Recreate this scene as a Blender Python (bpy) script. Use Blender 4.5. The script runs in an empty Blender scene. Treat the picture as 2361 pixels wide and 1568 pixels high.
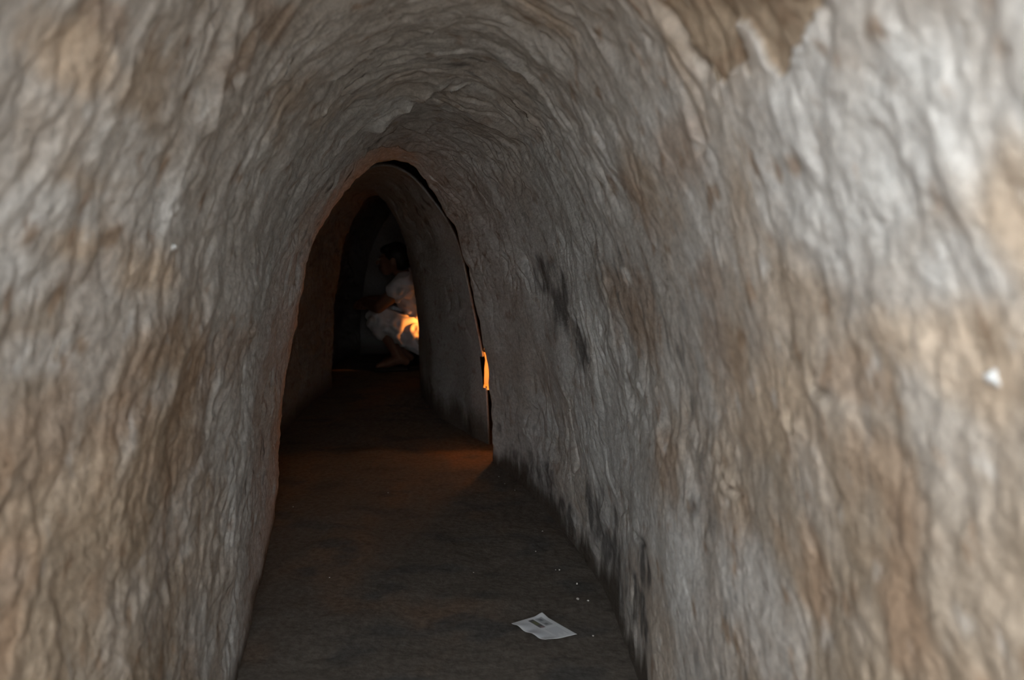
import bpy, bmesh, math, random
import numpy as np
from mathutils import Vector

# ---------------------------------------------------------------- camera, sky, exposure
SC = bpy.context.scene
COL = SC.collection
CAM_Z = 0.90
cam_d = bpy.data.cameras.new('camera')
cam_d.sensor_width = 36.0
cam_d.lens = 28.0
cam_d.shift_y = -(784 - 550) / 2361.0
cam_d.clip_start = 0.02
cam_d.dof.use_dof = True
cam_d.dof.focus_distance = 2.4
cam_d.dof.aperture_fstop = 3.6
cam = bpy.data.objects.new('camera', cam_d)
COL.objects.link(cam)
cam.location = (0, 0, CAM_Z)
cam.rotation_euler = (math.radians(90), 0, 0)
SC.camera = cam

world = bpy.data.worlds.new('overcast_sky')
SC.world = world
world.use_nodes = True
wn = world.node_tree.nodes
world.cycles.sampling_method = 'NONE'              # an even sky needs no importance map
wn['Background'].inputs[0].default_value = (0.93, 0.975, 1.0, 1)
wn['Background'].inputs[1].default_value = 8.6

SC.view_settings.view_transform = 'Standard'
SC.view_settings.look = 'None'
SC.view_settings.exposure = 0.0
SC.view_settings.gamma = 1.0
SC.view_settings.use_curve_mapping = False
SC.cycles.max_bounces = 4
SC.cycles.diffuse_bounces = 4
SC.cycles.glossy_bounces = 1
SC.cycles.use_adaptive_sampling = True
SC.cycles.adaptive_threshold = 0.06
SC.cycles.use_denoising = True

# ---------------------------------------------------------------- tagging helpers
def tag(o, label=None, cat=None, group=None, kind=None):
    if label: o['label'] = label
    if cat: o['category'] = cat
    if group: o['group'] = group
    if kind: o['kind'] = kind
    return o

def link(o, parent=None):
    COL.objects.link(o)
    if parent is not None:
        o.parent = parent
    return o

#GEO_BEGIN
# ---------------------------------------------------------------- noise
_rng = np.random.RandomState(7)
_PERM = _rng.permutation(512).astype(np.int32)
_ANG = _rng.rand(512) * 2 * math.pi
_GX = np.cos(_ANG).astype(np.float32); _GY = np.sin(_ANG).astype(np.float32)

def perlin(x, y, seed=0):
    x = np.asarray(x, np.float32); y = np.asarray(y, np.float32)
    xi = np.floor(x); yi = np.floor(y)
    fx = x - xi; fy = y - yi
    xi = xi.astype(np.int32) + seed * 37; yi = yi.astype(np.int32) + seed * 91
    def g(ix, iy, dx, dy):
        h = _PERM[(_PERM[ix & 511] + iy) & 511]
        return _GX[h] * dx + _GY[h] * dy
    u = fx * fx * fx * (fx * (fx * 6 - 15) + 10)
    v = fy * fy * fy * (fy * (fy * 6 - 15) + 10)
    a = g(xi, yi, fx, fy); b = g(xi + 1, yi, fx - 1, fy)
    c = g(xi, yi + 1, fx, fy - 1); d = g(xi + 1, yi + 1, fx - 1, fy - 1)
    return (a + (b - a) * u) * (1 - v) + (c + (d - c) * u) * v     # about -0.7 .. 0.7

def fbm(x, y, seed=0, octv=4, gain=0.5, lac=2.03):
    t = 0; amp = 1.0; f = 1.0
    for i in range(octv):
        t = t + amp * perlin(x * f, y * f, seed + i * 5)
        amp *= gain; f *= lac
    return t

def sstep(e0, e1, x):
    t = np.clip((x - e0) / (e1 - e0), 0, 1)
    return t * t * (3 - 2 * t)

# ---------------------------------------------------------------- ring surfaces
PROFILE_NEAR = [(1.0, -0.05), (1.0, 0.0), (1.01, 0.25), (0.985, 0.5), (0.87, 0.72), (0.62, 0.90), (0.32, 0.98), (0.0, 1.0)]
PROFILE_FAR = [(1.0, -0.05), (1.0, 0.0), (0.96, 0.25), (0.86, 0.46), (0.68, 0.74), (0.42, 0.895), (0.21, 0.975), (0.0, 1.0)]

def catmull(P, n):
    P = np.array(P, float)
    Q = np.vstack([2 * P[0] - P[1], P, 2 * P[-1] - P[-2]])
    out = []
    seg = len(P) - 1
    t = np.linspace(0, seg, n)
    i = np.minimum(t.astype(int), seg - 1)
    f = (t - i)[:, None]
    p0, p1, p2, p3 = Q[i], Q[i + 1], Q[i + 2], Q[i + 3]
    return 0.5 * (2 * p1 + (p2 - p0) * f + (2 * p0 - 5 * p1 + 4 * p2 - p3) * f ** 2 + (3 * p1 - p0 - 3 * p2 + p3) * f ** 3)

def spline_keys(keys, n):
    """keys rows: Lx, Ly, Rx, Ry, H, blend -> n rows spaced evenly along the middle line"""
    D = catmull(keys, 4000)
    mx = (D[:, 0] + D[:, 2]) / 2; my = (D[:, 1] + D[:, 3]) / 2
    s = np.concatenate([[0], np.cumsum(np.hypot(np.diff(mx), np.diff(my)) + 1e-5)])
    t = np.linspace(0, s[-1], n)
    return np.stack([np.interp(t, s, D[:, k]) for k in range(D.shape[1])], 1), t

def half_to_full(P):
    P = np.array(P)
    left = P.copy(); left[:, 0] *= -1
    return np.vstack([left, P[::-1][1:]])          # left foot ... apex ... right foot

_pn = catmull(half_to_full(PROFILE_NEAR), 3000)
_pf = catmull(half_to_full(PROFILE_FAR), 3000)

def rings(keys, nr, na):
    """base points (nr,na,3), inward normals, s (nr,), signed arc length from the apex (nr,na)"""
    K, s = spline_keys(keys, nr)
    P = np.zeros((nr, na, 3)); N = np.zeros((nr, na, 3)); A = np.zeros((nr, na))
    for r in range(nr):
        Lx, Ly, Rx, Ry, H, b = K[r]
        prof = _pn * (1 - b) + _pf * b
        dx, dy = (Rx - Lx) / 2, (Ry - Ly) / 2
        hw = math.hypot(dx, dy); ex, ey = dx / hw, dy / hw
        px = prof[:, 0] * hw; pz = prof[:, 1] * H
        l = np.concatenate([[0], np.cumsum(np.hypot(np.diff(px), np.diff(pz)))])
        t = np.linspace(0, l[-1], na)
        x = np.interp(t, l, px); z = np.interp(t, l, pz)
        tx = np.gradient(x, t); tz = np.gradient(z, t)
        m = np.hypot(tx, tz); tx /= m; tz /= m
        nx, nz = tz, -tx                            # inward
        cx, cy = (Lx + Rx) / 2, (Ly + Ry) / 2
        P[r, :, 0] = cx + ex * x; P[r, :, 1] = cy + ey * x; P[r, :, 2] = z
        N[r, :, 0] = ex * nx; N[r, :, 1] = ey * nx; N[r, :, 2] = nz
        A[r] = t - l[-1] / 2
    return P, N, s, A

# left foot x,y, right foot x,y, height, profile blend
KEYS1 = [
    (-0.50, -0.95, 0.42, -1.00, 1.36, 0.0),
    (-0.49, -0.50, 0.40, -0.52, 1.34, 0.0),
    (-0.47, 0.00, 0.36, 0.00, 1.32, 0.0),
    (-0.46, 0.55, 0.32, 0.58, 1.30, 0.0),
    (-0.48, 1.10, 0.285, 1.15, 1.28, 0.1),
    (-0.55, 1.58, 0.256, 1.66, 1.26, 0.25),
    (-0.625, 1.94, 0.225, 2.07, 1.24, 0.45),
    (-0.735, 2.44, 0.125, 2.58, 1.22, 0.75),
    (-0.83, 2.80, 0.00, 3.01, 1.205, 0.95),
    (-0.885, 3.00, -0.09, 3.24, 1.20, 1.0)]
KEYS2 = [
    (-0.975, 3.26, -0.1035, 3.50, 1.207, 1.0),
    (-1.00, 3.34, -0.165, 3.60, 1.20, 1.0),
    (-1.03, 3.46, -0.240, 3.76, 1.19, 1.0),
    (-1.07, 3.85, -0.400, 4.10, 1.165, 0.9),
    (-1.09, 4.30, -0.500, 4.50, 1.16, 0.8),
    (-1.09, 4.85, -0.585, 5.00, 1.16, 0.8)]
KEYS3 = [
    (-1.12, 4.80, -0.53, 4.985, 1.20, 0.8),
    (-1.16, 4.92, -0.25, 5.10, 1.24, 0.6),
    (-1.22, 5.30, -0.10, 5.45, 1.26, 0.4),
    (-1.24, 5.80, -0.08, 5.85, 1.26, 0.4),
    (-1.18, 6.20, -0.14, 6.22, 1.22, 0.4)]
#GEO_END

# features of the clay, in surface coordinates (metres along the tunnel, metres along the arch from the crown)
CREASES = [
    (0.016, 0.0110, [(3.041, -0.212), (2.999, -0.130), (2.957, -0.063), (2.857, -0.004), (2.764, 0.049)]),
    (0.009, 0.0070, [(3.083, -0.144), (3.032, -0.071), (2.932, -0.026), (2.865, 0.026), (2.815, 0.094)]),
    (0.008, 0.0080, [(2.404, -0.253), (2.438, -0.192), (2.421, -0.140), (2.396, -0.094), (2.379, -0.064)]),
    (0.005, 0.0060, [(2.396, -0.026), (2.371, -0.004), (2.337, 0.026)]),
    (0.006, 0.0060, [(2.212, 0.118), (2.220, 0.140), (2.228, 0.163)]),
    (0.008, 0.0080, [(2.069, 0.171), (2.086, 0.217), (2.077, 0.262), (2.086, 0.300)]),
    (0.008, 0.0070, [(2.714, 0.101), (2.697, 0.154), (2.714, 0.191), (2.739, 0.274)]),
    (0.007, 0.0070, [(3.141, -0.314), (3.292, -0.202), (3.351, -0.106), (3.451, -0.004), (3.493, 0.069)]),
    (0.008, 0.0070, [(3.384, -0.259), (3.443, -0.171), (3.636, -0.069), (3.795, 0.025), (3.770, 0.104)]),
    (0.005, 0.0060, [(2.488, -0.320), (2.563, -0.260), (2.630, -0.192), (2.647, -0.147)]),
    (0.005, 0.0050, [(2.488, -0.426), (2.521, -0.358), (2.580, -0.290)]),
    (0.006, 0.0070, [(2.178, 0.345), (2.170, 0.368), (2.161, 0.398)]),
    (0.009, 0.0070, [(1.876, 0.395), (1.885, 0.417), (1.885, 0.448), (1.902, 0.455)]),
    (0.006, 0.0040, [(1.927, 0.554), (1.927, 0.570), (1.927, 0.593)]),
    (0.007, 0.0050, [(2.513, 0.592), (2.513, 0.629)]),
    (0.007, 0.0050, [(2.547, 0.825), (2.521, 0.848)]),
    (0.005, 0.0050, [(2.521, 0.870), (2.505, 0.886)]),
    (0.008, 0.0060, [(1.793, 0.749), (1.793, 0.765)]),
    (0.007, 0.0060, [(1.726, 0.697), (1.717, 0.713), (1.692, 0.713)]),
    (0.005, 0.0050, [(2.086, 0.863), (2.019, 0.888), (1.960, 0.882)]),
    (0.004, 0.0050, [(2.932, 1.032), (2.907, 1.115), (2.815, 1.148)]),
    (0.004, 0.0050, [(2.815, 1.148), (2.630, 1.154), (2.480, 1.135)]),
    (0.008, 0.0070, [(1.851, 0.272), (1.835, 0.311), (1.826, 0.349), (1.801, 0.396)]),
    (0.009, 0.0090, [(2.010, -0.263), (2.002, -0.294), (2.019, -0.316), (2.052, -0.346)]),
    (0.005, 0.0060, [(2.538, -0.719), (2.630, -0.703)]),
    (0.007, 0.0060, [(2.597, -0.749), (2.614, -0.726), (2.664, -0.710)]),
    (0.005, 0.0060, [(1.876, -0.310), (1.893, -0.295), (1.902, -0.272)]),
    (0.004, 0.0050, [(1.977, -0.508), (1.985, -0.530)]),
    (0.005, 0.0050, [(2.136, -0.346), (2.153, -0.323), (2.178, -0.300)]),
    (0.005, 0.0060, [(3.116, 0.011), (3.058, 0.100), (3.016, 0.182), (3.007, 0.279)]),
    (0.004, 0.0050, [(3.652, -0.025), (3.359, 0.048), (3.225, 0.136), (3.200, 0.247)]),
    (0.005, 0.0050, [(3.167, 0.299), (3.183, 0.358)]),
    (0.005, 0.0050, [(2.547, 0.117), (2.488, 0.162), (2.513, 0.207)]),
]
PEEL = [(1.851, 0.280), (1.835, 0.318), (1.818, 0.349), (1.801, 0.388), (1.776, 0.404), (1.751, 0.396), (1.726, 0.397), (1.717, 0.412), (1.709, 0.389), (1.709, 0.366), (1.684, 0.367), (1.684, 0.382), (1.675, 0.413), (1.667, 0.429), (1.650, 0.421), (1.617, 0.414), (1.592, 0.407), (1.566, 0.391)]
MOLD = [
    (3.041, 1.251, 0.092, 0.094),
    (2.890, 1.310, 0.150, 0.110),
    (2.521, 1.187, 0.075, 0.052),
    (2.614, 1.290, 0.150, 0.060),
    (3.208, 0.689, 0.16, 0.12),
    (3.317, 0.612, 0.168, 0.066),
    (3.032, 0.791, 0.105, 0.075),
    (3.669, 1.307, 0.289, 0.097),
    (3.376, 1.356, 0.151, 0.086),
]
BROWN = [
    (1.994, 0.698, 0.101, 0.071),
    (2.002, 0.614, 0.080, 0.031),
    (2.337, 0.941, 0.088, 0.063),
    (2.513, 0.667, 0.218, 0.099),
    (2.253, -0.769, 0.247, 0.085),
    (2.052, -0.697, 0.134, 0.044),
    (1.952, -0.768, 0.130, 0.040),
    (2.538, -0.734, 0.138, 0.044),
    (1.692, -0.366, 0.050, 0.015),
    (2.010, -0.316, 0.067, 0.045),
    (2.044, -0.248, 0.088, 0.027),
    (2.245, 0.489, 0.084, 0.064),
    (1.642, 0.692, 0.071, 0.026),
    (1.634, 0.769, 0.071, 0.045),
    (1.977, 0.431, 0.105, 0.053),
    (1.776, -0.757, 0.084, 0.045),
    (2.170, -0.861, 0.172, 0.059),
]
COOL = [
    (1.508, 0.509, 0.096, 0.062),
    (1.650, 0.545, 0.155, 0.067),
    (1.650, 0.475, 0.088, 0.043),
    (1.726, -0.543, 0.092, 0.035),
    (1.902, -0.524, 0.117, 0.035),
    (1.784, -0.473, 0.117, 0.043),
    (1.701, -0.605, 0.092, 0.031),
    (2.387, -0.419, 0.276, 0.057),
    (2.304, 1.071, 0.155, 0.097),
    (1.943, 1.013, 0.134, 0.089),
    (1.499, 0.602, 0.054, 0.031),
    (1.751, -0.681, 0.063, 0.026),
    (2.052, -0.750, 0.080, 0.037),
    (2.555, 1.103, 0.209, 0.087),
]
TAN = [
    (1.432, 0.565, 0.034, 0.054),
    (1.491, 0.665, 0.059, 0.042),
    (1.659, -0.413, 0.075, 0.031),
    (1.776, -0.573, 0.063, 0.020),
    (1.876, 0.762, 0.205, 0.066),
    (1.566, 0.655, 0.071, 0.034),
    (1.952, -0.600, 0.109, 0.039),
    (1.893, -0.838, 0.138, 0.063),
]

def poly_dist(S, A, pts, cut):
    """distance to a polyline on the surface, where it is below cut; fades at the two ends"""
    p = np.array(pts)
    if len(p) > 2:
        p = catmull(p, 6 * len(p))
    best = np.full(S.shape, 9.0, np.float32)
    box = (S > p[:, 0].min() - cut) & (S < p[:, 0].max() + cut) & (A > p[:, 1].min() - cut) & (A < p[:, 1].max() + cut)
    if not box.any():
        return best, np.zeros_like(best)
    s, a = S[box], A[box]
    d = np.full(s.shape, 9.0); tt = np.zeros(s.shape)
    seg = np.hypot(np.diff(p[:, 0]), np.diff(p[:, 1])); cum = np.concatenate([[0], np.cumsum(seg)])
    for i in range(len(p) - 1):
        e = p[i + 1] - p[i]; l2 = max(e @ e, 1e-9)
        t = np.clip(((s - p[i, 0]) * e[0] + (a - p[i, 1]) * e[1]) / l2, 0, 1)
        dd = np.hypot(s - p[i, 0] - t * e[0], a - p[i, 1] - t * e[1])
        m = dd < d
        d[m] = dd[m]; tt[m] = ((cum[i] + t * seg[i]) / cum[-1])[m]
    best[box] = d
    T = np.zeros(S.shape, np.float32); T[box] = tt
    return best, T

def in_poly(S, A, poly):
    p = np.array(poly); inside = np.zeros(S.shape, bool)
    j = len(p) - 1
    for i in range(len(p)):
        yi, yj = p[i, 1], p[j, 1]
        c = (yi > A) != (yj > A)
        xx = (p[j, 0] - p[i, 0]) * (A - yi) / (yj - yi + 1e-12) + p[i, 0]
        inside ^= c & (S < xx)
        j = i
    return inside

def blob_mask(S, A, W, blobs):
    m = np.zeros(S.shape, np.float32)
    for s0, a0, rs, ra in blobs:
        q = np.hypot((S - s0) / rs, (A - a0) / ra) + W
        m = np.maximum(m, 1 - sstep(0.45, 1.25, q))
    return m

def warp(S, depth0=-1.0):
    """strokes are short and close by the mouth, longer and wider spaced the deeper the tunnel was dug"""
    d = np.maximum(np.asarray(S, float) + depth0, -0.6)
    return 1.25 * np.log(1 + 0.8 * d) / 0.8

def relief(S, A, crown, amp=1.0, seed=0, depth0=-1.0):
    """height of the dug clay surface, metres towards the passage"""
    Q = warp(S, depth0)
    wob = 0.045 * fbm(Q * 6, A * 4, 60 + seed, 2)
    s2 = Q + wob + 0.016 * perlin(Q * 18, A * 9, 61 + seed)
    deep = sstep(1.0, 2.2, S + depth0)               # strokes show more further in
    h = 0.026 * perlin(S * 1.9, A * 1.6, 1 + seed) + 0.009 * perlin(S * 5.2, A * 3.6, 2 + seed)
    broad = h
    h = h + (0.0065 + 0.003 * deep) * perlin(Q * 13, A * 10, 3 + seed) + (0.0045 + 0.002 * deep) * perlin(s2 * 25, A * 20, 4 + seed)
    # digging strokes that run over the arch
    st = perlin(s2 * 24, A * 3.2, 5 + seed)
    g = np.clip(1 - np.abs(st) * 7.0, 0, 1) ** 1.5
    gate = sstep(-0.05, 0.40, perlin(Q * 7, A * 4.2, 6 + seed))
    h = h - (0.0015 + 0.0085 * crown + 0.0060 * deep) * g * gate
    st2 = perlin(s2 * 52 + 3, A * 8, 7 + seed)
    h = h - (0.0006 + 0.0055 * deep) * np.clip(1 - np.abs(st2) * 4.0, 0, 1) * sstep(-0.1, 0.4, perlin(Q * 9, A * 6, 8 + seed))
    h = h + (0.0034 + 0.0006 * deep) * perlin(s2 * 48, A * 36, 9 + seed) + 0.0014 * perlin(s2 * 110, A * 75, 10 + seed)
    # overlapping ledges: each stroke of the spade ends in a small lip with an undercut behind it
    for k, (fr, am) in enumerate(((11.0, 0.034), (23.0, 0.018))):
        q = Q * fr + 0.9 * fbm(Q * fr * 0.28, A * 2.6, 14 + seed + k, 3) + 0.12 * perlin(Q * fr, A * 14, 17 + seed + k)
        fr_ = q - np.floor(q)
        lip = -sstep(0.0, 0.07, fr_) * (1 - fr_) ** 2.2
        gt = sstep(-0.02, 0.38, perlin(np.floor(q) * 7.31, A * 3.0, 19 + seed + k))
        h = h + am * lip * gt * (0.04 + 0.75 * crown * sstep(0.2, 1.2, S + depth0) + 0.55 * deep)
    # short pits and chipped flakes
    h = h - 0.0060 * sstep(0.30, 0.50, perlin(s2 * 34, A * 13, 12 + seed)) * sstep(0.0, 0.4, perlin(Q * 5, A * 4, 13 + seed))
    # overlapping lumps thrown on by hand: low terraces
    q = (fbm(S * 4.5, A * 2.6, 11 + seed, 3) + 1) * 2.2
    h = h + 0.0030 * (np.floor(q) + sstep(0.80, 1.0, q - np.floor(q)) - q)
    # the right-hand wall was smoothed over with plaster; only patches of it stay rough
    calm = sstep(0.20, 0.50, A) * sstep(0.55, 0.95, S + depth0) * sstep(0.35, -0.10, fbm(Q * 4, A * 3, 26 + seed, 2))
    h = broad + (h - broad) * (1 - 0.62 * calm)
    return h * amp

C = lambda r, g, b: np.array([r, g, b], np.float32)
GREY, COOLC, TANC, BRN, MLD = C(.50, .472, .44), C(.62, .62, .61), C(.56, .44, .325), C(.30, .21, .145), C(.135, .13, .128)

def lerp3(c, d, m):
    return c * (1 - m[..., None]) + d * m[..., None]

def clay_colour(S, A, Z, seed=0, feats=True, depth0=-1.0):
    Q = warp(S, depth0)
    W = 0.55 * fbm(Q * 16, A * 9, 30 + seed, 4)
    c = np.empty(S.shape + (3,), np.float32); c[:] = GREY
    far = sstep(0.9, 1.9, S + depth0)                # further in the plaster is a neutral grey, painted lighter to offset weak daylight
    c = lerp3(c, np.broadcast_to(C(.60, .60, .59), c.shape), far)
    side_ = 0.28 * (A > 0)
    low = (1 - 0.85 * sstep(1.0 - side_, 1.5 - side_, S + depth0)) * sstep(0.95, 0.55, Z + 0.25 * fbm(Q * 5, A * 3, 39 + seed, 3))       # plaster on the upper half, bare brown clay lower down, darkened further in place of shade
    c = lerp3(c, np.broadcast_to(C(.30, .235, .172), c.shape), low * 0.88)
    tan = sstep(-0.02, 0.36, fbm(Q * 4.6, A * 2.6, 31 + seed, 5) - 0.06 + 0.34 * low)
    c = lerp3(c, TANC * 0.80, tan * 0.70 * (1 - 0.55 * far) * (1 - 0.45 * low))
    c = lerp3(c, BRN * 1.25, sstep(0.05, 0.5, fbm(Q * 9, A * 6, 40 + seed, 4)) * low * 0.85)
    c = lerp3(c, COOLC, sstep(0.10, 0.55, fbm(Q * 6, A * 3.5, 32 + seed, 4) + 0.05) * (0.65 - 0.40 * low))
    if feats:
        c = lerp3(c, COOLC, blob_mask(S, A, W, COOL) * (0.75 - 0.35 * low))
        c = lerp3(c, TANC, blob_mask(S, A, W, TAN) * (0.75 - 0.40 * low))
        c = lerp3(c, BRN * 1.15, blob_mask(S, A, 1.4 * W, BROWN) * 0.55)
    sp = fbm(Q * 34, A * 17, 33 + seed, 3)
    c = lerp3(c, BRN, sstep(0.30, 0.62, sp) * (0.75 - 0.25 * far))
    c = lerp3(c, COOLC * 1.08, sstep(0.34, 0.7, -sp) * (0.6 - 0.3 * low))
    sk = perlin(Q * 75, A * 13, 34 + seed)
    c = lerp3(c, MLD, (1 + 0.35 * far) * sstep(0.18, 0.5, sk) * sstep(0.0, 0.4, perlin(Q * 3.4, A * 2.2, 35 + seed)) * 0.65)
    if feats:
        sk2 = fbm(Q * 45, A * 9, 36 + seed, 3)
        c = lerp3(c, MLD, np.clip(blob_mask(S, A, 1.2 * W, MOLD) * (0.75 + 1.3 * sk2), 0, 0.92))
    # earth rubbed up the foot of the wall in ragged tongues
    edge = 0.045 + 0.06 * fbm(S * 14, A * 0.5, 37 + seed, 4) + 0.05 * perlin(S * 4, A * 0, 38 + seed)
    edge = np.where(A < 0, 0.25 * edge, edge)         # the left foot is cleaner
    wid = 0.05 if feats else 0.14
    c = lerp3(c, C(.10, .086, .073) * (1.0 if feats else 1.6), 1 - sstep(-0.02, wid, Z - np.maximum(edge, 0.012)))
    return c

# ---------------------------------------------------------------- materials
def new_mat(name, rough=0.9):
    m = bpy.data.materials.new(name); m.use_nodes = True
    nt = m.node_tree; b = nt.nodes['Principled BSDF']
    b.inputs['Roughness'].default_value = rough
    b.inputs['Specular IOR Level'].default_value = 0.25
    return m, nt, b

def plain(name, rgb, rough=0.8, scale=60.0, var=0.25):
    m, nt, b = new_mat(name, rough)
    n = nt.nodes.new('ShaderNodeTexNoise'); n.inputs['Scale'].default_value = scale; n.inputs['Detail'].default_value = 4
    co = nt.nodes.new('ShaderNodeTexCoord'); nt.links.new(co.outputs['Object'], n.inputs['Vector'])
    r = nt.nodes.new('ShaderNodeValToRGB')
    r.color_ramp.elements[0].position = 0.3; r.color_ramp.elements[1].position = 0.7
    r.color_ramp.elements[0].color = (*[c * (1 - var) for c in rgb], 1)
    r.color_ramp.elements[1].color = (*[min(1, c * (1 + var)) for c in rgb], 1)
    nt.links.new(n.outputs['Fac'], r.inputs['Fac']); nt.links.new(r.outputs['Color'], b.inputs['Base Color'])
    return m

def clay_material(name, bump=0.8, sx=130.0, sy=65.0, var=(0.80, 1.16)):
    m, nt, b = new_mat(name, 0.92)
    L = nt.links.new
    at = nt.nodes.new('ShaderNodeVertexColor'); at.layer_name = 'Col'
    uv = nt.nodes.new('ShaderNodeUVMap'); uv.uv_map = 'surface'
    mp = nt.nodes.new('ShaderNodeMapping'); mp.inputs['Scale'].default_value = (sx, sy, 1)
    L(uv.outputs['UV'], mp.inputs['Vector'])
    n = nt.nodes.new('ShaderNodeTexNoise'); n.noise_dimensions = '2D'; n.inputs['Scale'].default_value = 1.0; n.inputs['Detail'].default_value = 3; n.inputs['Roughness'].default_value = 0.65
    L(mp.outputs['Vector'], n.inputs['Vector'])
    r = nt.nodes.new('ShaderNodeMapRange'); r.inputs['From Min'].default_value = 0.3; r.inputs['From Max'].default_value = 0.7
    r.inputs['To Min'].default_value = var[0]; r.inputs['To Max'].default_value = var[1]
    L(n.outputs['Fac'], r.inputs['Value'])
    mx = nt.nodes.new('ShaderNodeVectorMath'); mx.operation = 'SCALE'
    L(at.outputs['Color'], mx.inputs[0]); L(r.outputs['Result'], mx.inputs['Scale'])
    L(mx.outputs['Vector'], b.inputs['Base Color'])
    n2 = nt.nodes.new('ShaderNodeTexNoise'); n2.noise_dimensions = '2D'; n2.inputs['Scale'].default_value = 1.0; n2.inputs['Detail'].default_value = 3; n2.inputs['Roughness'].default_value = 0.6
    mp2 = nt.nodes.new('ShaderNodeMapping'); mp2.inputs['Scale'].default_value = (sx * 0.8, sy * 1.3, 1); mp2.inputs['Location'].default_value = (13, 7, 0)
    L(uv.outputs['UV'], mp2.inputs['Vector']); L(mp2.outputs['Vector'], n2.inputs['Vector'])
    bp = nt.nodes.new('ShaderNodeBump'); bp.inputs['Strength'].default_value = bump; bp.inputs['Distance'].default_value = 0.0035
    L(n2.outputs['Fac'], bp.inputs['Height']); L(bp.outputs['Normal'], b.inputs['Normal'])
    return m

M_CLAY = clay_material('clay_wall')
M_FLOOR = clay_material('trodden_earth', 0.5, 60, 60, (0.75, 1.2))

# ---------------------------------------------------------------- grid meshes
def grid_object(name, P, colr, uvS, uvA, mat, keep=None, nrm=None, parent=None):
    nr, na = P.shape[:2]
    me = bpy.data.meshes.new(name)
    idx = np.arange(nr * na).reshape(nr, na)
    q = np.stack([idx[:-1, :-1], idx[:-1, 1:], idx[1:, 1:], idx[1:, :-1]], -1)
    if keep is not None:
        q = q[keep]
    q = q.reshape(-1, 4).astype(np.int32)
    me.vertices.add(nr * na); me.vertices.foreach_set('co', P.reshape(-1).astype(np.float32))
    me.loops.add(q.size); me.loops.foreach_set('vertex_index', q.reshape(-1))
    me.polygons.add(len(q))
    me.polygons.foreach_set('loop_start', np.arange(0, q.size, 4, dtype=np.int32))
    me.update(calc_edges=True)
    me.polygons.foreach_set('use_smooth', np.ones(len(q), bool))
    ca = me.color_attributes.new('Col', 'FLOAT_COLOR', 'POINT')
    c4 = np.ones((nr * na, 4), np.float32); c4[:, :3] = np.clip(colr.reshape(-1, 3), 0.004, 0.9)
    ca.data.foreach_set('color', c4.reshape(-1))
    ul = me.uv_layers.new(name='surface')
    uv = np.stack([uvS.reshape(-1), uvA.reshape(-1)], 1).astype(np.float32)[q.reshape(-1)]
    ul.data.foreach_set('uv', uv.reshape(-1))
    if nrm is not None:
        me.normals_split_custom_set_from_vertices(nrm.reshape(-1, 3).astype(np.float32))
    me.materials.append(mat)
    me.validate()
    return link(bpy.data.objects.new(name, me), parent)

def grid_normals(P):
    a = np.gradient(P, axis=0); b = np.gradient(P, axis=1)
    n = np.cross(b, a); n /= np.linalg.norm(n, axis=-1, keepdims=True) + 1e-12
    return n

def cut_shell(P, colr, S, A, Nref, mat, names, cuts, keep=None):
    """one continuous vault, cut along the arch into left wall, ceiling, right wall"""
    n = grid_normals(P)
    flip = (n * Nref).sum(-1, keepdims=True).mean() < 0
    if flip:
        n = -n
    out = []
    for k, nm in enumerate(names):
        i0, i1 = cuts[k], cuts[k + 1]
        sl = slice(i0, i1 + 1)
        kp = None if keep is None else keep[:, i0:i1]
        Pk, Ck, Sk, Ak, Nk = P[:, sl], colr[:, sl], S[:, sl], A[:, sl], n[:, sl]
        if flip:                                     # keep faces pointing into the passage
            Pk, Ck, Sk, Ak, Nk = [v[:, ::-1] for v in (Pk, Ck, Sk, Ak, Nk)]
            kp = None if kp is None else kp[:, ::-1]
        o = grid_object(nm, Pk, Ck, Sk, Ak, mat, kp, Nk)
        tag(o, kind='structure')
        out.append(o)
    return out

# ---------------------------------------------------------------- the near passage
NR1, NA1 = 1000, 620
P, N, s1, A1 = rings(KEYS1, NR1, NA1)
S1 = np.repeat(s1[:, None], NA1, 1)
crown = np.exp(-(A1 / 0.55) ** 2)
Q1 = warp(S1)
h = relief(S1, A1, crown)
for dep, wid, pts in CREASES:
    wp = [(float(warp(a_)), b_) for a_, b_ in pts]
    d, t = poly_dist(Q1 + 0.004 * perlin(Q1 * 40, A1 * 40, 70), A1 + 0.006 * perlin(Q1 * 40, A1 * 40, 71), wp, 0.08)
    dep = dep * (3.2 if pts[0][0] > 2.35 and abs(pts[-1][1]) < 0.4 else 1.25)
    ends = sstep(0, 0.25, t) * sstep(0, 0.25, 1 - t) * 0.8 + 0.2
    rough = 0.5 + 1.0 * np.clip(perlin(Q1 * 25, A1 * 18, 72) + 0.5, 0, 1)
    if pts[0][0] > 2.05 and max(abs(b_) for a_, b_ in pts) < 0.45:      # over the crown: a hanging lip, undercut behind
        wq = catmull(wp, 40); wq[:, 1] = np.maximum.accumulate(wq[:, 1])
        sd = Q1 + 0.006 * perlin(Q1 * 40, A1 * 22, 70) - np.interp(A1, wq[:, 1], wq[:, 0])
        span = wq[-1, 1] - wq[0, 1]
        e_ = sstep(wq[0, 1], wq[0, 1] + 0.25 * span, A1) * sstep(wq[-1, 1], wq[-1, 1] - 0.25 * span, A1)
        h = h + 0.45 * dep * rough * e_ * np.where(sd < 0, np.exp(np.minimum(sd, 0) / (4.5 * wid)), 0)
        h = h - 0.35 * dep * rough * e_ * sstep(0, 0.2 * wid, sd) * np.exp(-np.maximum(sd, 0) / (5.0 * wid))
        continue
    h = h - dep * rough * ends * np.exp(-(d / (wid * 0.75)) ** 2)
    h = h + 0.35 * dep * ends * np.exp(-((d - wid * 1.9) / (wid * 1.3)) ** 2)
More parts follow.
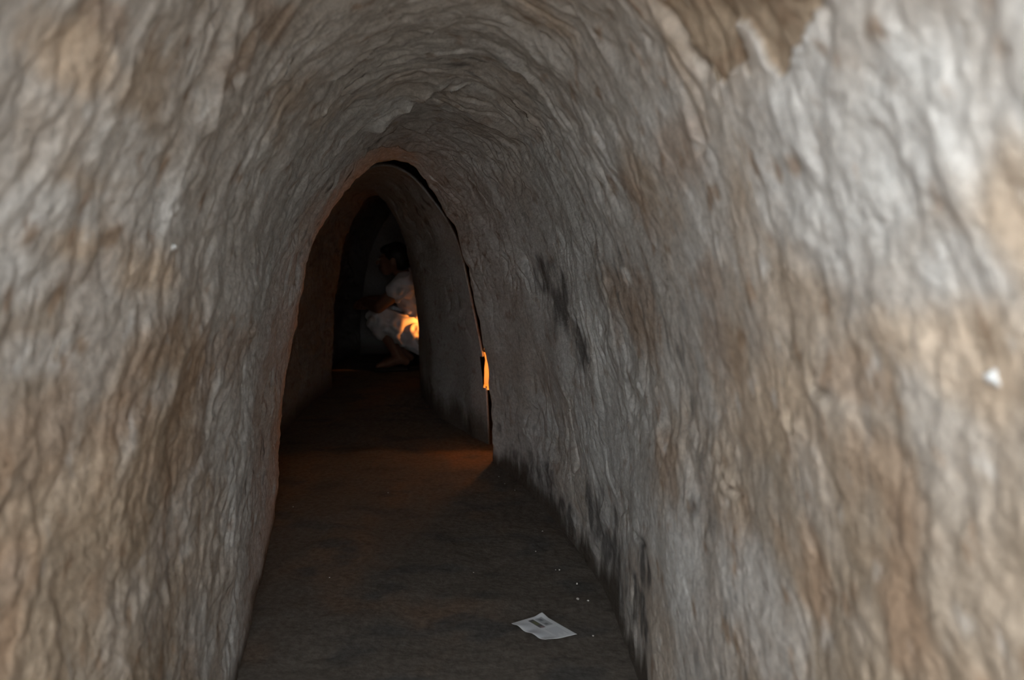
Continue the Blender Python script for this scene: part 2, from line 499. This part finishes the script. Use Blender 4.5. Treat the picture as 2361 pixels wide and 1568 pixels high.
ws = S1 + 0.010 * perlin(S1 * 30, A1 * 30, 73) + 0.004 * perlin(S1 * 90, A1 * 90, 74)
wa = A1 + 0.010 * perlin(S1 * 30, A1 * 30, 75) + 0.004 * perlin(S1 * 90, A1 * 90, 76)
peel = in_poly(ws, wa, PEEL)
h = h - 0.006 * peel + 0.0025 * peel * perlin(S1 * 45, A1 * 40, 77)
rid_d, rid_t = poly_dist(S1, A1, [(1.93, -0.27), (1.945, -0.30), (1.965, -0.34), (2.0, -0.40)], 0.1)
h = h + 0.011 * np.exp(-(rid_d / 0.014) ** 2)
# the arched rim where this passage stops
back = s1[-1] - S1
h = h - 0.030 * np.clip(1 - back / 0.035, 0, 1) ** 2 + 0.010 * sstep(0.25, 0.03, back) * perlin(A1 * 11, A1 * 0, 78)
h = h * np.where(P[..., 2] < 0.12, np.clip(0.45 + P[..., 2] / 0.22, 0.3, 1), 1)
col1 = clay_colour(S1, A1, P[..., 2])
pc = lerp3(np.broadcast_to(TANC * 0.66, col1.shape), np.broadcast_to(BRN, col1.shape), sstep(0.0, 0.6, fbm(S1 * 30, A1 * 30, 79, 3)) * 0.7)
col1 = np.where(peel[..., None], pc, col1)
D = P + N * h[..., None]
# roll the rim outwards so the earth has thickness there
T = P[-1] - P[-2]; T /= np.linalg.norm(T, axis=-1, keepdims=True)
extra = [D[-1] + T * (0.006 + 0.004 * k) - N[-1] * o for k, o in enumerate((0.02, 0.06, 0.13, 0.22))]
D = np.concatenate([D, np.array(extra)], 0)
Ne = np.concatenate([N, np.repeat(N[-1:], 4, 0)], 0)
S1 = np.concatenate([S1, S1[-1:] + np.array([.02, .06, .13, .22])[:, None]], 0)
A1 = np.concatenate([A1, np.repeat(A1[-1:], 4, 0)], 0)
col1 = np.concatenate([col1, np.repeat(col1[-1:], 4, 0)], 0)
# the unseen mouth, its slant shaped for the daylight: the crown starts further in than the feet
cen = (D[:-1, :-1] + D[1:, 1:]) / 2
ycut = np.interp(cen[..., 2], [0, 0.5, 0.9, 1.05, 1.2, 1.35], [-1.0, -0.75, -0.25, -0.08, 0.06, 0.18])
ycut = ycut + 0.06 * fbm(cen[..., 2] * 5, cen[..., 0] * 5, 85, 3)
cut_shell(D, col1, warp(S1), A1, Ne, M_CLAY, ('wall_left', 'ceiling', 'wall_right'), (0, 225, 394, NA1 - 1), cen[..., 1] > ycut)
D1 = D

# ---------------------------------------------------------------- the passage beyond the rim, then the chamber
NR2, NA2 = 420, 330
P, N, s2_, A2 = rings(KEYS2, NR2, NA2)
S2 = np.repeat(s2_[:, None], NA2, 1)
h = relief(S2, A2, np.exp(-(A2 / 0.5) ** 2), 0.75, 3, 3.3)
h = h * sstep(0.0, 0.12, S2) - 0.03 * np.clip(1 - (s2_[-1] - S2) / 0.04, 0, 1) ** 2
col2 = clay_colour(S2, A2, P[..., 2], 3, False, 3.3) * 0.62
D = P + N * h[..., None]
T = P[-1] - P[-2]; T /= np.linalg.norm(T, axis=-1, keepdims=True)
tail = [D[-1] + T * (0.006 + 0.004 * k) - N[-1] * o for k, o in enumerate((0.02, 0.07, 0.16))]
T0 = P[1] - P[0]; T0 /= np.linalg.norm(T0, axis=-1, keepdims=True)
head = [D[0] - N[0] * o + T0 * b_ for o, b_ in ((0.030, 0.06), (0.022, 0.03), (0.014, 0.012), (0.007, 0.003))]   # worn edge
D = np.concatenate([np.array(head), D, np.array(tail)], 0)
Ne = np.concatenate([np.repeat(N[:1], 4, 0), N, np.repeat(N[-1:], 3, 0)], 0)
S2 = np.concatenate([S2[:1] - np.array([.04, .03, .02, .01])[:, None], S2, S2[-1:] + np.array([.02, .07, .16])[:, None]], 0)
A2 = np.concatenate([np.repeat(A2[:1], 4, 0), A2, np.repeat(A2[-1:], 3, 0)], 0)
col2 = np.concatenate([np.repeat(col2[:1], 4, 0), col2, np.repeat(col2[-1:], 3, 0)], 0)
# slot for the lamp in the right wall, cut through that edge
cen = (D[:-1, :-1] + D[1:, 1:]) / 2
side = np.zeros(cen.shape[:2], bool); side[:9, NA2 // 2:] = True
jag = 0.010 * perlin(cen[..., 0] * 40, cen[..., 2] * 40, 80)
hole = side & (cen[..., 2] + jag > 0.245) & (cen[..., 2] + jag < 0.380)
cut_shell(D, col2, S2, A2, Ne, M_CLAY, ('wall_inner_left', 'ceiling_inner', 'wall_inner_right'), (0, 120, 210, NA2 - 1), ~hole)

NR3, NA3 = 220, 240
P, N, s3, A3 = rings(KEYS3, NR3, NA3)
S3 = np.repeat(s3[:, None], NA3, 1)
h = relief(S3, A3, np.exp(-(A3 / 0.5) ** 2), 0.8, 9, 4.5)
D = P + N * h[..., None]
end = D[-1]; mid = np.array([[-0.66, 6.32, -0.06]])
caps = [end + (mid - end) * k for k in (0.08, 0.25, 0.5, 0.75, 0.97)]
D = np.concatenate([D, np.array(caps)], 0)
Ne = np.concatenate([N, np.repeat(N[-1:], 5, 0)], 0)
S3 = np.concatenate([S3, S3[-1:] + np.array([.05, .15, .3, .45, .6])[:, None]], 0)
A3 = np.concatenate([A3, np.repeat(A3[-1:], 5, 0)], 0)
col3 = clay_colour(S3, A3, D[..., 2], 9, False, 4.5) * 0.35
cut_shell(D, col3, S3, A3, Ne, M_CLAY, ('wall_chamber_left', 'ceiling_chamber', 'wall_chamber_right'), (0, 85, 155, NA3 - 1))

# ---------------------------------------------------------------- the bank of earth the tunnel is dug into
Ne1 = rings(KEYS1, NR1, NA1)[1]
r0 = int(np.argmin(np.abs(D1[:, NA1 // 2, 1] - 0.80)))
ring = D1[r0, ::5]; rn = Ne1[r0, ::5]
rows = [ring - rn * o + np.array([0, 0.10 * o, 0]) for o in (-0.0005, 0.05, 0.15, 0.35, 0.7, 1.1)]
big = rows[-1]
rows += [big + np.array([0, dy, 0]) for dy in (1.5, 3.0, 4.5, 6.3)]
rows += [rows[-1] + (np.array([[0, 7.4, -0.3]]) - rows[-1]) * k for k in (0.3, 0.7, 1.0)]
bank = np.array(rows); bank[1:, :, 2] -= 0.05 * (bank[1:, :, 2] < 0.02)
bS = np.repeat(np.arange(len(rows))[:, None] * 0.3, bank.shape[1], 1); bA = np.repeat(np.linspace(0, 6, bank.shape[1])[None], len(rows), 0)
bc = np.empty(bank.shape, np.float32); bc[:] = C(.25, .20, .15)
tag(grid_object('wall_earth_bank', bank, bc, bS, bA, M_FLOOR), kind='structure')
ux, uy = np.meshgrid(np.linspace(-2.6, 2.4, 12), np.linspace(-1.1, 7.6, 16))
uc = np.empty(ux.shape + (3,), np.float32); uc[:] = C(.06, .05, .04)
tag(grid_object('ground_below', np.stack([ux, uy, 0 * ux - 0.04], -1), uc, ux, uy, M_FLOOR), kind='structure')

# ---------------------------------------------------------------- floor and the ground outside the mouth
nx, ny = 260, 900
gx, gy = np.meshgrid(np.linspace(-1.6, 0.75, nx), np.linspace(-1.1, 6.45, ny))
def floor_h(x, y):
    return 0.010 * fbm(x * 4, y * 3, 90, 4) + 0.0025 * fbm(x * 28, y * 22, 91, 3)
gz = floor_h(gx, gy)
fc = np.empty(gx.shape + (3,), np.float32); fc[:] = C(.115, .100, .086)
fc = lerp3(fc, C(.150, .108, .080), sstep(0.0, 0.5, fbm(gx * 3, gy * 2.2, 92, 4)))
fc = lerp3(fc, C(.085, .080, .075), sstep(0.05, 0.5, fbm(gx * 5, gy * 9, 93, 3)))
fp = np.stack([gx, gy, gz], -1)
tag(grid_object('floor', fp, fc, gx, gy, M_FLOOR, None, None), kind='structure')
ox, oy = np.meshgrid(np.linspace(-4, 4, 90), np.linspace(-6.0, -0.62, 80))
# unseen earth steps and a higher right bank, added behind the camera to block daylight
stp = np.clip((-0.70 - oy) / 0.34, 0, 2.0)
oz = -0.02 + 0.25 * (np.floor(stp) + sstep(0.0, 0.12, stp - np.floor(stp))) * (oy < -0.70)
oz = np.maximum(oz, 1.15 * sstep(0.30, 0.75, ox) * sstep(-0.62, -0.75, oy))
oz = np.maximum(oz, 0.60 * sstep(-0.45, -0.80, ox) * sstep(-0.62, -0.75, oy))
oz = oz + 0.03 * fbm(ox * 1.5, oy * 1.5, 95, 3) * sstep(-0.7, -1.2, oy)
oc = np.empty(ox.shape + (3,), np.float32); oc[:] = C(.28, .23, .18)
tag(grid_object('ground_outside_blocker', np.stack([ox, oy, oz], -1), oc, ox, oy, M_FLOOR), kind='structure')

# ---------------------------------------------------------------- small meshes
def capsule(bm, a, b, ra, rb, seg=12):
    """tapered limb: hull of two spheres"""
    t = bmesh.new()
    for c, r in ((a, ra), (b, rb)):
        for i in range(seg // 2 + 1):
            th = math.pi * i / (seg // 2)
            for k in range(seg if 0 < i < seg // 2 else 1):
                ph = 2 * math.pi * k / seg
                t.verts.new((c[0] + r * math.sin(th) * math.cos(ph), c[1] + r * math.sin(th) * math.sin(ph), c[2] + r * math.cos(th)))
    res = bmesh.ops.convex_hull(t, input=t.verts[:])
    bmesh.ops.delete(t, geom=[v for v in t.verts if not v.link_faces], context='VERTS')
    me = bpy.data.meshes.new('tmp'); t.to_mesh(me); t.free()
    bm.from_mesh(me); bpy.data.meshes.remove(me)

def ellipsoid(bm, c, r, rot=(0, 0, 0), seg=16):
    from mathutils import Matrix, Euler
    m = Matrix.Translation(c) @ Euler(rot).to_matrix().to_4x4() @ Matrix.Diagonal((*r, 1))
    bmesh.ops.create_uvsphere(bm, u_segments=seg, v_segments=seg // 2 + 2, radius=1.0, matrix=m)

def chain(bm, pts, radii):
    for i in range(len(pts) - 1):
        capsule(bm, pts[i], pts[i + 1], radii[i], radii[i + 1])

def bm_obj(name, bm, mat, parent=None, smooth=True):
    me = bpy.data.meshes.new(name)
    bmesh.ops.recalc_face_normals(bm, faces=bm.faces[:])
    bm.to_mesh(me); bm.free()
    me.materials.append(mat)
    if smooth:
        me.polygons.foreach_set('use_smooth', np.ones(len(me.polygons), bool))
    return link(bpy.data.objects.new(name, me), parent)

def fuse(o, voxel, smooth_it=6):
    r = o.modifiers.new('fuse', 'REMESH'); r.mode = 'VOXEL'; r.voxel_size = voxel; r.use_smooth_shade = True
    if smooth_it:
        k = o.modifiers.new('smooth', 'SMOOTH'); k.iterations = smooth_it; k.factor = 0.5

# ---------------------------------------------------------------- leaflet on the floor
M_PAPER, nt, b = new_mat('printed_paper', 0.75)
vc = nt.nodes.new('ShaderNodeVertexColor'); vc.layer_name = 'Col'
nt.links.new(vc.outputs['Color'], b.inputs['Base Color'])
c1, c2, c3, c4 = [np.array(p) for p in ((-0.001, 1.852), (0.0718, 1.897), (0.1467, 1.802), (0.0746, 1.769))]
nu, nv = 60, 84
U, V = np.meshgrid(np.linspace(0, 1, nu), np.linspace(0, 1, nv))
XY = (c1 * ((1 - U) * (1 - V))[..., None] + c2 * (U * (1 - V))[..., None] + c3 * (U * V)[..., None] + c4 * ((1 - U) * V)[..., None])
zz = floor_h(XY[..., 0], XY[..., 1]).max() + 0.0015 + 0.004 * np.exp(-((U - 0.0) / 0.25) ** 2) * np.sin(V * 7.0) ** 2
zz = zz + 0.0045 * sstep(0.72, 1.0, U) * sstep(0.22, 0.0, V) + 0.003 * sstep(0.8, 1.0, V) * sstep(0.5, 0, U)
XY[..., 0] += -0.004 * np.sin(V * math.pi) * (1 - U)
ink = np.empty(U.shape + (3,), np.float32); ink[:] = C(.70, .73, .76)
def block(u0, u1, v0, v1, colr, a):
    m = sstep(u0 - .015, u0 + .015, U) * sstep(u1 + .015, u1 - .015, U) * sstep(v0 - .012, v0 + .012, V) * sstep(v1 + .012, v1 - .012, V)
    global ink
    ink = lerp3(ink, np.broadcast_to(C(*colr), ink.shape), (m * a).astype(np.float32))
block(.44, .60, .09, .48, (.05, .045, .045), .92)
block(.47, .57, .17, .34, (.16, .17, .09), .85)
block(.48, .58, .42, .50, (.30, .22, .24), .7)
block(.64, .86, .10, .46, (.34, .36, .39), .85)
block(.70, .80, .14, .24, (.14, .15, .17), .8)
block(.68, .78, .34, .42, (.15, .16, .17), .8)
for k in range(9):                                    # lines of small print, too fine to read in the photo
    block(.08 + .036 * k, .094 + .036 * k, .16 + .02 * (k % 3), .86 - .03 * (k % 2), (.38, .41, .48), .65)
for k in range(7):
    block(.50 + .055 * k, .515 + .055 * k, .56, .92 - .05 * (k % 3), (.28, .30, .38), .75)
sheet = grid_object('leaflet', np.stack([XY[..., 0], XY[..., 1], zz], -1), ink, U, V, M_PAPER)
so = sheet.modifiers.new('thickness', 'SOLIDIFY'); so.thickness = 0.0006; so.offset = 1
tag(sheet, 'small white printed leaflet with a dark picture lying on the dark floor', 'leaflet')

# ---------------------------------------------------------------- grit on the floor, stones in the walls
M_PEB = plain('pale_stone', (.55, .53, .50), 0.7, 120)
M_WHT = plain('white_stone', (.66, .68, .68), 0.7, 80, 0.08)
rs = random.Random(5)
def stone_mesh(name, r, flat, seed):
    bm = bmesh.new(); bmesh.ops.create_icosphere(bm, subdivisions=2, radius=1.0)
    q = random.Random(seed)
    f = [(q.uniform(-1, 1), q.uniform(-1, 1), q.uniform(-1, 1), q.uniform(.08, .22)) for _ in range(7)]
    for v in bm.verts:
        k = 1 + sum(w * math.sin(3 * (v.co.x * a + v.co.y * b_ + v.co.z * c_)) for a, b_, c_, w in f)
        v.co *= k
        v.co = Vector((v.co.x * r, v.co.y * r * 0.8, v.co.z * r * flat))
    me = bpy.data.meshes.new(name); bm.to_mesh(me); bm.free()
    me.polygons.foreach_set('use_smooth', np.ones(len(me.polygons), bool))
    return me
PEBS = [stone_mesh('pebble', 1.0, 0.65, i) for i in range(4)]
for me in PEBS: me.materials.append(M_PEB)
spots = [(1332, 1385, 3.2), (1290, 1315, 2.6), (1281, 1314, 2.0), (1251, 1228, 2.4), (1235, 1272, 2.0), (1164, 1116, 1.8), (1187, 1133, 1.6), (1092, 1320, 1.6),
         (1356, 1390, 2.4), (1333, 1386, 1.8), (1367, 1467, 2.0), (676, 1169, 2.0), (1150, 1097, 2.0), (1330, 1347, 2.6), (895, 1135, 1.8), (760, 1330, 1.8), (1085, 988, 4.0)]
for i, (u, v, r) in enumerate(spots):
    d = 1836 * 0.9 / (v - 550); x = (u - 1180.5) * d / 1836
    o = link(bpy.data.objects.new('pebble', PEBS[i % 4]))
    r *= 0.0011 if i != 16 else 0.002
    o.scale = (r, r, r); o.rotation_euler = (0, 0, rs.uniform(0, 6))
    o.location = (x, d, float(floor_h(np.float32(x), np.float32(d))) + r * 0.3)
    tag(o, 'tiny pale pebble lying loose on the dark earth floor', 'pebble', 'pale grit on the tunnel floor')

def on_wall(s, a):
    i = int(np.argmin(np.abs(S1[:NR1, 0] - s))); j = int(np.argmin(np.abs(A1[i] - a)))
    return D1[i, j], Ne1[i, j]
def wall_stone(s, a, r, flat, label, seed):
    p, n = on_wall(s, a)
    me = stone_mesh('embedded_stone', r, flat, seed); me.materials.append(M_WHT)
    o = link(bpy.data.objects.new('embedded_stone', me))
    o.location = Vector(p) + Vector(n) * r * flat * 0.35
    o.rotation_mode = 'QUATERNION'
    o.rotation_quaternion = Vector(n).to_track_quat('Z', 'Y')
    tag(o, label, 'stone')
    return o
wall_stone(1.482, 0.672, 0.0062, 0.5, 'white stone stuck in the near right wall, largest white spot there', 21)
wall_stone(2.002, -0.561, 0.0050, 0.6, 'tiny white stone chip stuck in the left wall', 22)

# ---------------------------------------------------------------- lamps
M_CER = plain('lamp_ceramic', (.45, .42, .38), 0.5, 40, 0.1)
M_WIRE = plain('dark_wire', (.03, .03, .03), 0.6, 40, 0.1)
def bulb_mat(name, strength):
    m, nt, b = new_mat(name, 0.3)
    b.inputs['Base Color'].default_value = (1, .75, .45, 1)
    b.inputs['Emission Color'].default_value = (1.0, .42, .10, 1)
    b.inputs['Emission Strength'].default_value = strength
    return m
M_BULB = bulb_mat('glowing_bulb', 12.0)
def lamp(loc, power, label, out=(-1, 0, 0), cone=None):
    """bare bulb in a ceramic holder on a back plate, with a two-wire guard"""
    e = link(bpy.data.objects.new('niche_lamp', None)); e.location = loc; e.empty_display_size = 0.05
    tag(e, label, 'lamp')
    q = Vector((0, 0, 1)).rotation_difference(Vector(out).normalized())
    def part(name, bm, mat):
        bmesh.ops.rotate(bm, verts=bm.verts, cent=(0, 0, 0), matrix=q.to_matrix())
        return bm_obj(name, bm, mat, e)
    bm = bmesh.new()
    bmesh.ops.create_cone(bm, cap_ends=True, segments=20, radius1=0.036, radius2=0.032, depth=0.012)
    bmesh.ops.translate(bm, verts=bm.verts, vec=(0, 0, -0.068)); part('back_plate', bm, M_CER)
    bm = bmesh.new()
    bmesh.ops.create_cone(bm, cap_ends=True, segments=18, radius1=0.021, radius2=0.016, depth=0.036)
    bmesh.ops.translate(bm, verts=bm.verts, vec=(0, 0, -0.045)); part('socket', bm, M_CER)
    bm = bmesh.new()
    ellipsoid(bm, (0, 0, 0), (0.022, 0.022, 0.026)); capsule(bm, (0, 0, -0.015), (0, 0, -0.03), 0.014, 0.011)
    part('bulb', bm, M_BULB)
    for k in range(2):
        bm = bmesh.new()
        pts = [(0.034 * math.cos(a) * (1 if k else 0), 0.034 * math.cos(a) * (0 if k else 1), -0.06 + 0.10 * math.sin(a)) for a in np.linspace(0, math.pi, 13)]
        chain(bm, pts, [0.0016] * 13); part('guard_wire', bm, M_WIRE)
    if cone:
        bm = bmesh.new()
        bmesh.ops.create_cone(bm, cap_ends=False, segments=24, radius1=0.024, radius2=0.052, depth=0.10)
        bmesh.ops.translate(bm, verts=bm.verts, vec=(0, 0, 0.015))
        hd = part('hood', bm, M_WIRE); so = hd.modifiers.new('thickness', 'SOLIDIFY'); so.thickness = 0.002
        l = bpy.data.lights.new('lamp_light', 'SPOT'); l.spot_size = math.radians(cone); l.spot_blend = 0.7
    else:
        l = bpy.data.lights.new('lamp_light', 'POINT')
    l.energy = power; l.color = (1.0, .28, .042); l.shadow_soft_size = 0.02
    lo = link(bpy.data.objects.new('lamp_light', l), e)
    lo.location = Vector(out).normalized() * 0.035
    lo.rotation_euler = Vector(out).to_track_quat('-Z', 'Y').to_euler()
    return e

# niche in the right wall behind the rim
M_NICHE = M_CLAY
def niche(x0, x1, y0, y1, z0, z1):
    n = 26
    U, V = np.meshgrid(np.linspace(0, 1, n), np.linspace(0, 1, n))
    faces = []
    def f(P):
        P = P + 0.006 * fbm(P[..., 0] * 20 + P[..., 1] * 15, P[..., 2] * 20, 88, 2)[..., None]
        faces.append(P)
    f(np.stack([x1 + 0 * U, y0 + (y1 - y0) * U, z0 + (z1 - z0) * V], -1))
    f(np.stack([x0 + (x1 - x0) * U, y1 + 0 * U, z0 + (z1 - z0) * V], -1))
    f(np.stack([x0 + (x1 - x0) * U, y0 + (y1 - y0) * V, z0 + 0 * U], -1))
    f(np.stack([x0 + (x1 - x0) * U, y0 + (y1 - y0) * V, z1 + 0 * U], -1))
    V_, F_, c_ = [], [], []
    for P in faces:
        o = len(V_); V_ += P.reshape(-1, 3).tolist()
        for i in range(n - 1):
            for j in range(n - 1):
                F_.append((o + i * n + j, o + i * n + j + 1, o + (i + 1) * n + j + 1, o + (i + 1) * n + j))
    me = bpy.data.meshes.new('wall_niche'); me.from_pydata(V_, [], F_)
    ca = me.color_attributes.new('Col', 'FLOAT_COLOR', 'POINT')
    ca.data.foreach_set('color', np.tile(np.array([.80, .70, .52, 1], np.float32), len(V_)))
    uv = me.uv_layers.new(name='surface')
    me.materials.append(M_CLAY)
    o = link(bpy.data.objects.new('wall_niche', me)); tag(o, kind='structure')
niche(-0.127, 0.16, 3.50, 3.665, 0.236, 0.40)
lamp((0.045, 3.56, 0.325), 3.6, 'small bare bulb glowing orange in a slot of the right wall', (-0.95, -0.15, 0.0))
lamp((-0.30, 5.20, 0.40), 48.0, 'hooded bulb behind the far right wall lighting the crouching person', (-0.30, 0.16, -0.09), 36)

# ---------------------------------------------------------------- the crouching person, seen past the far right wall
M_SKIN = plain('skin', (.15, .078, .048), 0.6, 30, 0.1)
M_HAIR = plain('black_hair', (.012, .010, .009), 0.5, 90, 0.3)
M_CLOTH = plain('pale_grey_cotton', (.50, .50, .52), 0.9, 25, 0.08)
M_SOLE = plain('dark_rubber', (.02, .02, .02), 0.7, 30, 0.2)
J = dict(pel=(-.545, 5.49, .235), mid=(-.60, 5.49, .40), che=(-.68, 5.48, .555), nck=(-.755, 5.465, .665), hed=(-.815, 5.45, .755),
         hl=(-.565, 5.415, .215), kl=(-.905, 5.385, .355), al=(-.755, 5.40, .085), tl=(-.90, 5.385, .035),
         hr=(-.555, 5.575, .215), kr=(-.895, 5.63, .36), ar=(-.75, 5.60, .085), tr=(-.895, 5.625, .035),
         sl=(-.715, 5.325, .595), el=(-.885, 5.265, .445), wl=(-1.00, 5.41, .46),
         sr=(-.705, 5.64, .60), er=(-.885, 5.70, .46), wr=(-1.01, 5.53, .475))
bm = bmesh.new()
chain(bm, [J['pel'], J['mid'], J['che']], [.125, .115, .125])
chain(bm, [J['che'], J['nck'], (-.79, 5.457, .71)], [.085, .052, .05])
for sd in 'lr':
    chain(bm, [J['che'], J['s' + sd], J['e' + sd], J['w' + sd]], [.085, .056, .042, .028])
    chain(bm, [J['pel'], J['h' + sd], J['k' + sd], J['a' + sd]], [.11, .092, .058, .036])
    a, t = Vector(J['a' + sd]), Vector(J['t' + sd])
    chain(bm, [a, a + (t - a) * .55 + Vector((0, 0, .004)), t], [.038, .034, .022])
    capsule(bm, a + Vector((.035, 0, -.02)), a, .027, .034)
    # hand: palm, four unequal bent fingers and a thumb from its side
    w = Vector(J['w' + sd]); k = 1 if sd == 'l' else -1
    f = Vector((-.35, .92 * k, -.15)).normalized(); side = Vector((-.9, -.35 * k, .05)).normalized(); dn = f.cross(side).normalized()
    if dn.z > 0: dn = -dn
    pc = w + f * .045
    chain(bm, [w, pc, w + f * .082], [.024, .027, .024])
    for q, (off, ln) in enumerate(((-.030, .062), (-.010, .074), (.010, .070), (.029, .054))):
        b0 = w + f * .078 + side * off
        chain(bm, [b0, b0 + f * ln * .5 + dn * .010, b0 + f * ln * .8 + dn * .032], [.0095, .0085, .0075])
    b0 = w + f * .022 - side * .026
    chain(bm, [b0, b0 + f * .030 - side * .022, b0 + f * .058 - side * .018 + dn * .014], [.012, .010, .0085])
# head turned to the left of the picture and a little down
hx, hy, hz = J['hed']
ellipsoid(bm, (hx + .012, hy, hz + .012), (.092, .074, .098), (0, .25, 0))
ellipsoid(bm, (hx - .040, hy, hz - .055), (.050, .050, .052), (0, .3, 0))
ellipsoid(bm, (hx - .030, hy, hz - .015), (.060, .060, .062))
chain(bm, [(hx - .088, hy, hz + .012), (hx - .106, hy, hz - .022)], [.009, .013])
ellipsoid(bm, (hx - .086, hy, hz - .054), (.014, .024, .008)); ellipsoid(bm, (hx - .082, hy, hz - .068), (.013, .022, .008))
for k in (-1, 1):
    ellipsoid(bm, (hx + .012, hy + .074 * k, hz - .006), (.018, .010, .030), (0, .2, 0))
    ellipsoid(bm, (hx - .076, hy + .030 * k, hz + .016), (.018, .022, .009))
person = bm_obj('person', bm, M_SKIN); fuse(person, 0.0055, 3)
tag(person, 'crouching person in pale grey loose clothes at the far end of the tunnel', 'person')
bm = bmesh.new()
ellipsoid(bm, (hx + .024, hy, hz + .030), (.094, .083, .094), (0, .25, 0))
ellipsoid(bm, (hx + .055, hy, hz - .010), (.062, .070, .075))
ellipsoid(bm, (hx - .035, hy, hz + .075), (.055, .066, .032), (0, -.3, 0))
o = bm_obj('hair', bm, M_HAIR, person); fuse(o, 0.006, 2)
for k in (-1, 1):
    bm = bmesh.new(); ellipsoid(bm, (hx - .0905, hy + .030 * k, hz + .006), (.010, .013, .008))
    bm_obj('eye', bm, plain('eye_white' if k < 0 else 'eye_white_b', (.5, .48, .45), .3, 20, .05), person)
# loose shirt and trousers rolled above the calf, grown out from the limbs, with folds
fold = bpy.data.textures.new('cloth_folds', 'WOOD'); fold.wood_type = 'BANDNOISE'; fold.noise_basis_2 = 'SIN'; fold.noise_scale = 0.09; fold.turbulence = 14.0
def garment(name, bm):
    o = bm_obj(name, bm, M_CLOTH, person); fuse(o, 0.007, 4)
    d = o.modifiers.new('folds', 'DISPLACE'); d.texture = fold; d.strength = 0.020; d.mid_level = 0.5; d.texture_coords = 'LOCAL'
    s_ = o.modifiers.new('soft', 'SMOOTH'); s_.iterations = 1
    return o
bm = bmesh.new()
chain(bm, [J['pel'], J['mid'], J['che']], [.150, .140, .142])
capsule(bm, J['che'], (-.725, 5.472, .625), .125, .075)
for sd in 'lr':
    chain(bm, [J['che'], J['s' + sd]], [.11, .078])
    m_ = Vector(J['s' + sd]).lerp(Vector(J['e' + sd]), .38); capsule(bm, J['s' + sd], m_, .076, .066)
garment('shirt', bm)
bm = bmesh.new()
capsule(bm, J['pel'], J['mid'], .150, .125)
for sd in 'lr':
    k_ = Vector(J['k' + sd])
    chain(bm, [J['pel'], J['h' + sd], k_], [.140, .122, .086])
    capsule(bm, k_, k_.lerp(Vector(J['a' + sd]), .22), .084, .078)
garment('trousers', bm)
for sd in 'lr':
    a, t = Vector(J['a' + sd]), Vector(J['t' + sd])
    bm = bmesh.new(); chain(bm, [(a.x + .045, a.y, .016), (t.x + .06, t.y, .014), (t.x - .02, t.y, .014)], [.014, .016, .014])
    for v in bm.verts: v.co.y = a.y + (v.co.y - a.y) * 2.3
    bm_obj('sandal', bm, M_SOLE, person)
